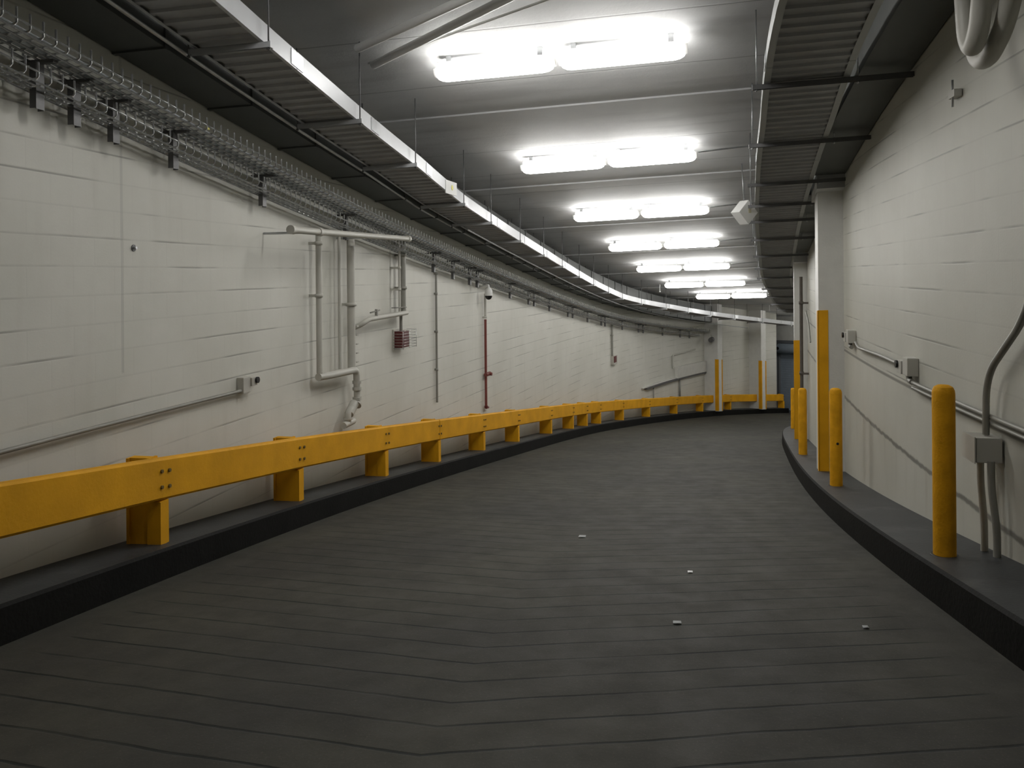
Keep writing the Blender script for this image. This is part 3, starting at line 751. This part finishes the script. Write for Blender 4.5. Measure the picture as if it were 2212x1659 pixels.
# projecting duct panel and railing far along the left wall
e = empty('wall_duct', PZ(31, OWL, -4.05), 0, 'cream level duct panel on the left wall before the far columns', 'duct')
bm = new(); a, b = 31.3, 33.75
for (s0, s1, z0, z1, t) in ((31.3, 33.7, -4.03, -3.60, .12), (28.3, 31.32, -4.03, -3.99, .07)):
    for q0, q1 in zip(srange(s0, s1, .6), srange(s0, s1, .6)[1:]):
        v = [bm.verts.new(PZ(q, o, z)) for q in (q0, q1) for o in (OWL - .01, OWL + t) for z in (z0, z1)]
        for idx in ((0, 1, 3, 2), (4, 5, 7, 6), (0, 1, 5, 4), (2, 3, 7, 6), (0, 2, 6, 4), (1, 3, 7, 5)): bm.faces.new([v[i] for i in idx])
finish(bm, 'duct_body', M_cream, e)
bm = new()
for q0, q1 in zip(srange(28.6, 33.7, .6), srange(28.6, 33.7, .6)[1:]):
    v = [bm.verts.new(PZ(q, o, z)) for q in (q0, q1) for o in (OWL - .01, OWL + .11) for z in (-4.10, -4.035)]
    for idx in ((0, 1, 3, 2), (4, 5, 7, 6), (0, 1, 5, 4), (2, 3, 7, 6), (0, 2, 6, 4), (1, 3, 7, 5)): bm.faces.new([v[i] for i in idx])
finish(bm, 'underside_shade_strip', M_strut, e)  # dark strip standing in for the shade beneath the ledge
for s, z in ((31.6, -4.55), (29.3, -4.35)):
    bm = new(); tube(bm, [PZ(s, OWL + .05, z - .4), PZ(s, OWL + .05, -4.03)], .035 if s > 30 else .02, 10); finish(bm, 'support_leg', M_dpipe, e)
bm = new(); tube(bm, arc_pts([PZ(31.05, OWL + .05, -3.62), PZ(31.0, OWL + .05, -3.12), PZ(32.9, OWL + .05, -3.06)], .12), .028, 10)
tag(finish(bm, 'wall_railing', M_pipe, smooth=True), 'bent cream pipe rail above the level duct panel', 'railing')
for s, o, z, lb in ((34.45, -3.15, -2.75, 'small dark camera right of the nearer far column'), (33.6, -2.9, -2.66, 'small dark camera on the nearer far column')):
    e = empty('wall_camera', PZ(s, o, z), yaw(s), lb, 'camera')
    bm = new(); tube(bm, [PZ(s - .05, o + .02, z - .03), PZ(s - .28, o + .08, z - .05)], .10, 14); finish(bm, 'camera_body', M_strut, e, smooth=True)
    bm = new(); tube(bm, [PZ(s, o, z), PZ(s + .1, o - .1, z + .12)], .025, 8); finish(bm, 'camera_arm', M_pipe, e, smooth=True)

# ------------------------------------------------------------------ right wall services
def WR(s): return OWR(s)
def sensor(s, z, label, sc=1.0):
    e = empty('wall_sensor', PZ(s, WR(s), z - .08), yaw(s), label, 'sensor')
    bm = new(); sbox(bm, s - .08, WR(s) - .045, 0, (.09, .16 * sc, .15), z=z, bev=.008); finish(bm, 'box_body', M_pipe, e)
    bm = new(); sbox(bm, s + .09, WR(s) - .05, 0, (.10, .15 * sc, .11), z=z - .02, bev=.006); finish(bm, 'sensor_body', M_pipe, e)
    bm = new(); n = (P(s, 0, 0) - P(s, 1, 0)).normalized(); c = PZ(s + .13, WR(s) - .095, z + .0); tube(bm, [c, c + n * .025], .032, 16); finish(bm, 'lens', M_black, e)
    bm = new(); tube(bm, arc_pts([PZ(s - .04, WR(s) - .05, z - .07), PZ(s - .06, WR(s) - .05, z - .12), PZ(s - .16, WR(s) - .05, z - .12)], .03), .024, 12); finish(bm, 'elbow', M_dpipe, e, smooth=True)
sensor(10.55, -.76, 'small cream sensor box near the nearer white column')
sensor(7.62, -.80, 'cream sensor box at the middle of the right wall conduit')
bm = new(); tube(bm, arc_pts([PZ(10.1, WR(10) - .05, -.80), PZ(9.9, WR(10) - .05, -.845), PZ(8.6, WR(8.6) - .04, -.82), PZ(7.85, WR(7.8) - .05, -.82)], .12), .017, 12)
tag(finish(bm, 'conduit', M_dpipe, smooth=True), 'conduit joining the two sensor boxes on the right wall', 'conduit')
for dz, r, lb in ((0, .016, 'upper of two parallel conduits running on from the sensor box'), (-.042, .012, 'lower of two parallel conduits running on from the sensor box')):
    bm = new(); tube(bm, [PZ(s, WR(s) - .05, -.92 + dz + (.01 * (6 - s) / 3)) for s in srange(-2, 7.46, .3)], r, 12)
    tag(finish(bm, 'conduit', M_dpipe, smooth=True), lb, 'conduit')
e = empty('electrical_box', PZ(5.8, WR(5.8), -1.27), yaw(5.8), 'cream electrical box low on the right wall beside the large bollard', 'electrical box')
bm = new(); sbox(bm, 5.72, WR(5.7) - .09, 0, (.15, .20, .155), z=-1.115, bev=.006); finish(bm, 'box_body', M_pipe, e)
bm = new(); sbox(bm, 5.72, WR(5.7) - .172, 0, (.008, .21, .165), z=-1.115, bev=.002); finish(bm, 'cover_plate', M_pipe, e)
for s, lb, bend in ((5.80, 'left conduit leg below the electrical box', 0.0), (5.62, 'right conduit leg below the electrical box', .03)):
    bm = new(); tube(bm, arc_pts([PZ(s, WR(s) - .08, -1.18), PZ(s, WR(s) - .08, -1.35), PZ(s - bend, WR(s) - .06, -1.6), P(s - bend, WR(s) - .06, HK)], .1), .022, 12)
    tag(finish(bm, 'conduit', M_pipe if bend == 0 else M_dpipe, smooth=True), lb, 'conduit')
bm = new(); pts = arc_pts([PZ(5.70, WR(5.7) - .08, -1.03), PZ(5.69, WR(5.7) - .08, -.66), PZ(5.18, WR(5.2) - .07, -.30), PZ(5.02, WR(5) - .07, -.08), PZ(5.00, WR(5) - .07, 2.2)], .3, 10); tube(bm, pts, .021, 14)
tag(finish(bm, 'conduit', M_dpipe, smooth=True), 'conduit bending up from the electrical box to the right edge', 'conduit')
bm = new(); tube(bm, [PZ(4.86, WR(4.8) - .07, 1.9), PZ(4.84, WR(4.8) - .07, -.1), PZ(4.9, WR(4.8) - .06, -.6)], .03, 14)
tag(finish(bm, 'conduit', M_dpipe, smooth=True), 'stout upright conduit at the very right edge', 'conduit')
# big drooping hoses
for pts, r, o, lb in (([(5.42, 2.4), (5.40, 1.65), (5.34, 1.34), (5.23, 1.20), (5.08, 1.19), (4.88, 1.29), (4.72, 1.5), (4.66, 2.4)], .052, 2.42, 'large cream drooping hose loop high on the right wall, left one'),
                      ([(5.13, 2.4), (5.11, 1.6), (5.06, 1.30), (4.98, 1.21), (4.88, 1.30), (4.80, 1.6), (4.78, 2.4)], .052, 2.30, 'large cream drooping hose loop high on the right wall, front one')):
    ctrl = [PZ(s, o, z) for s, z in pts]; sm = arc_pts(ctrl, .4, 8)
    bm = new(); tube(bm, sm, r, 18); tag(finish(bm, 'hose_loop', M_pipe, smooth=True), lb, 'hose')
e = empty('strut_clip', PZ(6.35, WR(6.3), 1.2), yaw(6.3), 'small channel clip on the right wall left of the hose loops', 'bracket')
bm = new(); sbox(bm, 6.38, WR(6.4) - .03, 0, (.05, .13, .05), z=1.24); finish(bm, 'channel', M_pipe, e)
bm = new(); tube(bm, [PZ(6.38, WR(6.4) - .045, 1.15), PZ(6.38, WR(6.4) - .045, 1.34)], .008, 8); finish(bm, 'stud', M_galv, e)
# brown standpipe before the far column
e = empty('brown_standpipe', P(17.6, 2.42, HK), 0, 'dark brown upright pipe beside the farther white column', 'standpipe')
bm = new(); tube(bm, [P(17.6, 2.42, HK), PZ(17.6, 2.42, -.10)], .033, 14); finish(bm, 'tube', M_brown, e, smooth=True)
for z in (-.62, -2.02):
    bm = new(); tube(bm, [PZ(17.6, 2.42, z - .03), PZ(17.6, 2.42, z + .03)], .045, 12); box(bm, PZ(17.52, 2.49, z), (.12, .06, .035), rot=Matrix.Rotation(yaw(17.5), 4, 'Z')); finish(bm, 'clamp', M_brown, e)
bm = new(); tube(bm, arc_pts([PZ(17.4, 2.5, -.78), PZ(16.8, 2.52, -.98), PZ(16.3, 2.52, -1.3)], .2), .015, 8); 
tag(finish(bm, 'conduit', M_dpipe, smooth=True), 'thin slanting conduit between the brown standpipe and the nearer column', 'conduit')

# ------------------------------------------------------------------ litter on the ramp
def scrap(s, o, w_, l_, m, lb, rz=.3):
    bm = new(); c = P(s, o, .0)
    v = []
    for k, (dx, dy) in enumerate(((-.5, -.4), (0, -.55), (.5, -.3), (.45, .4), (-.1, .5), (-.5, .3))):
        v.append(bm.verts.new(Vector((dx * w_, dy * l_, .006 + .004 * (k % 2)))))
    f = bm.faces.new(v); r = bmesh.ops.extrude_face_region(bm, geom=[f])
    for q in r['geom']:
        if isinstance(q, bmesh.types.BMVert): q.co.z -= .005
    o_ = finish(bm, 'paper_scrap', m); o_.location = c
    x, y, z, a = samp(s); gr_ = lerp_tab(s, KN, GR)
    o_.rotation_euler = (-math.atan(gr_), 0, -a + 0); tag(o_, lb, 'litter')
scrap(5.947, .785, .035, .05, M_paper, 'bright white paper scrap in the middle of the ramp')
scrap(4.662, .672, .045, .05, M_chip, 'dull grey paper scrap nearer the camera than the white one')
scrap(4.677, 1.649, .03, .04, M_chip, 'dull grey speck of litter near the right curb')
scrap(7.252, -.116, .06, .10, M_chip, 'faint grey litter scrap farthest along the ramp')
bpy.context.view_layer.update()
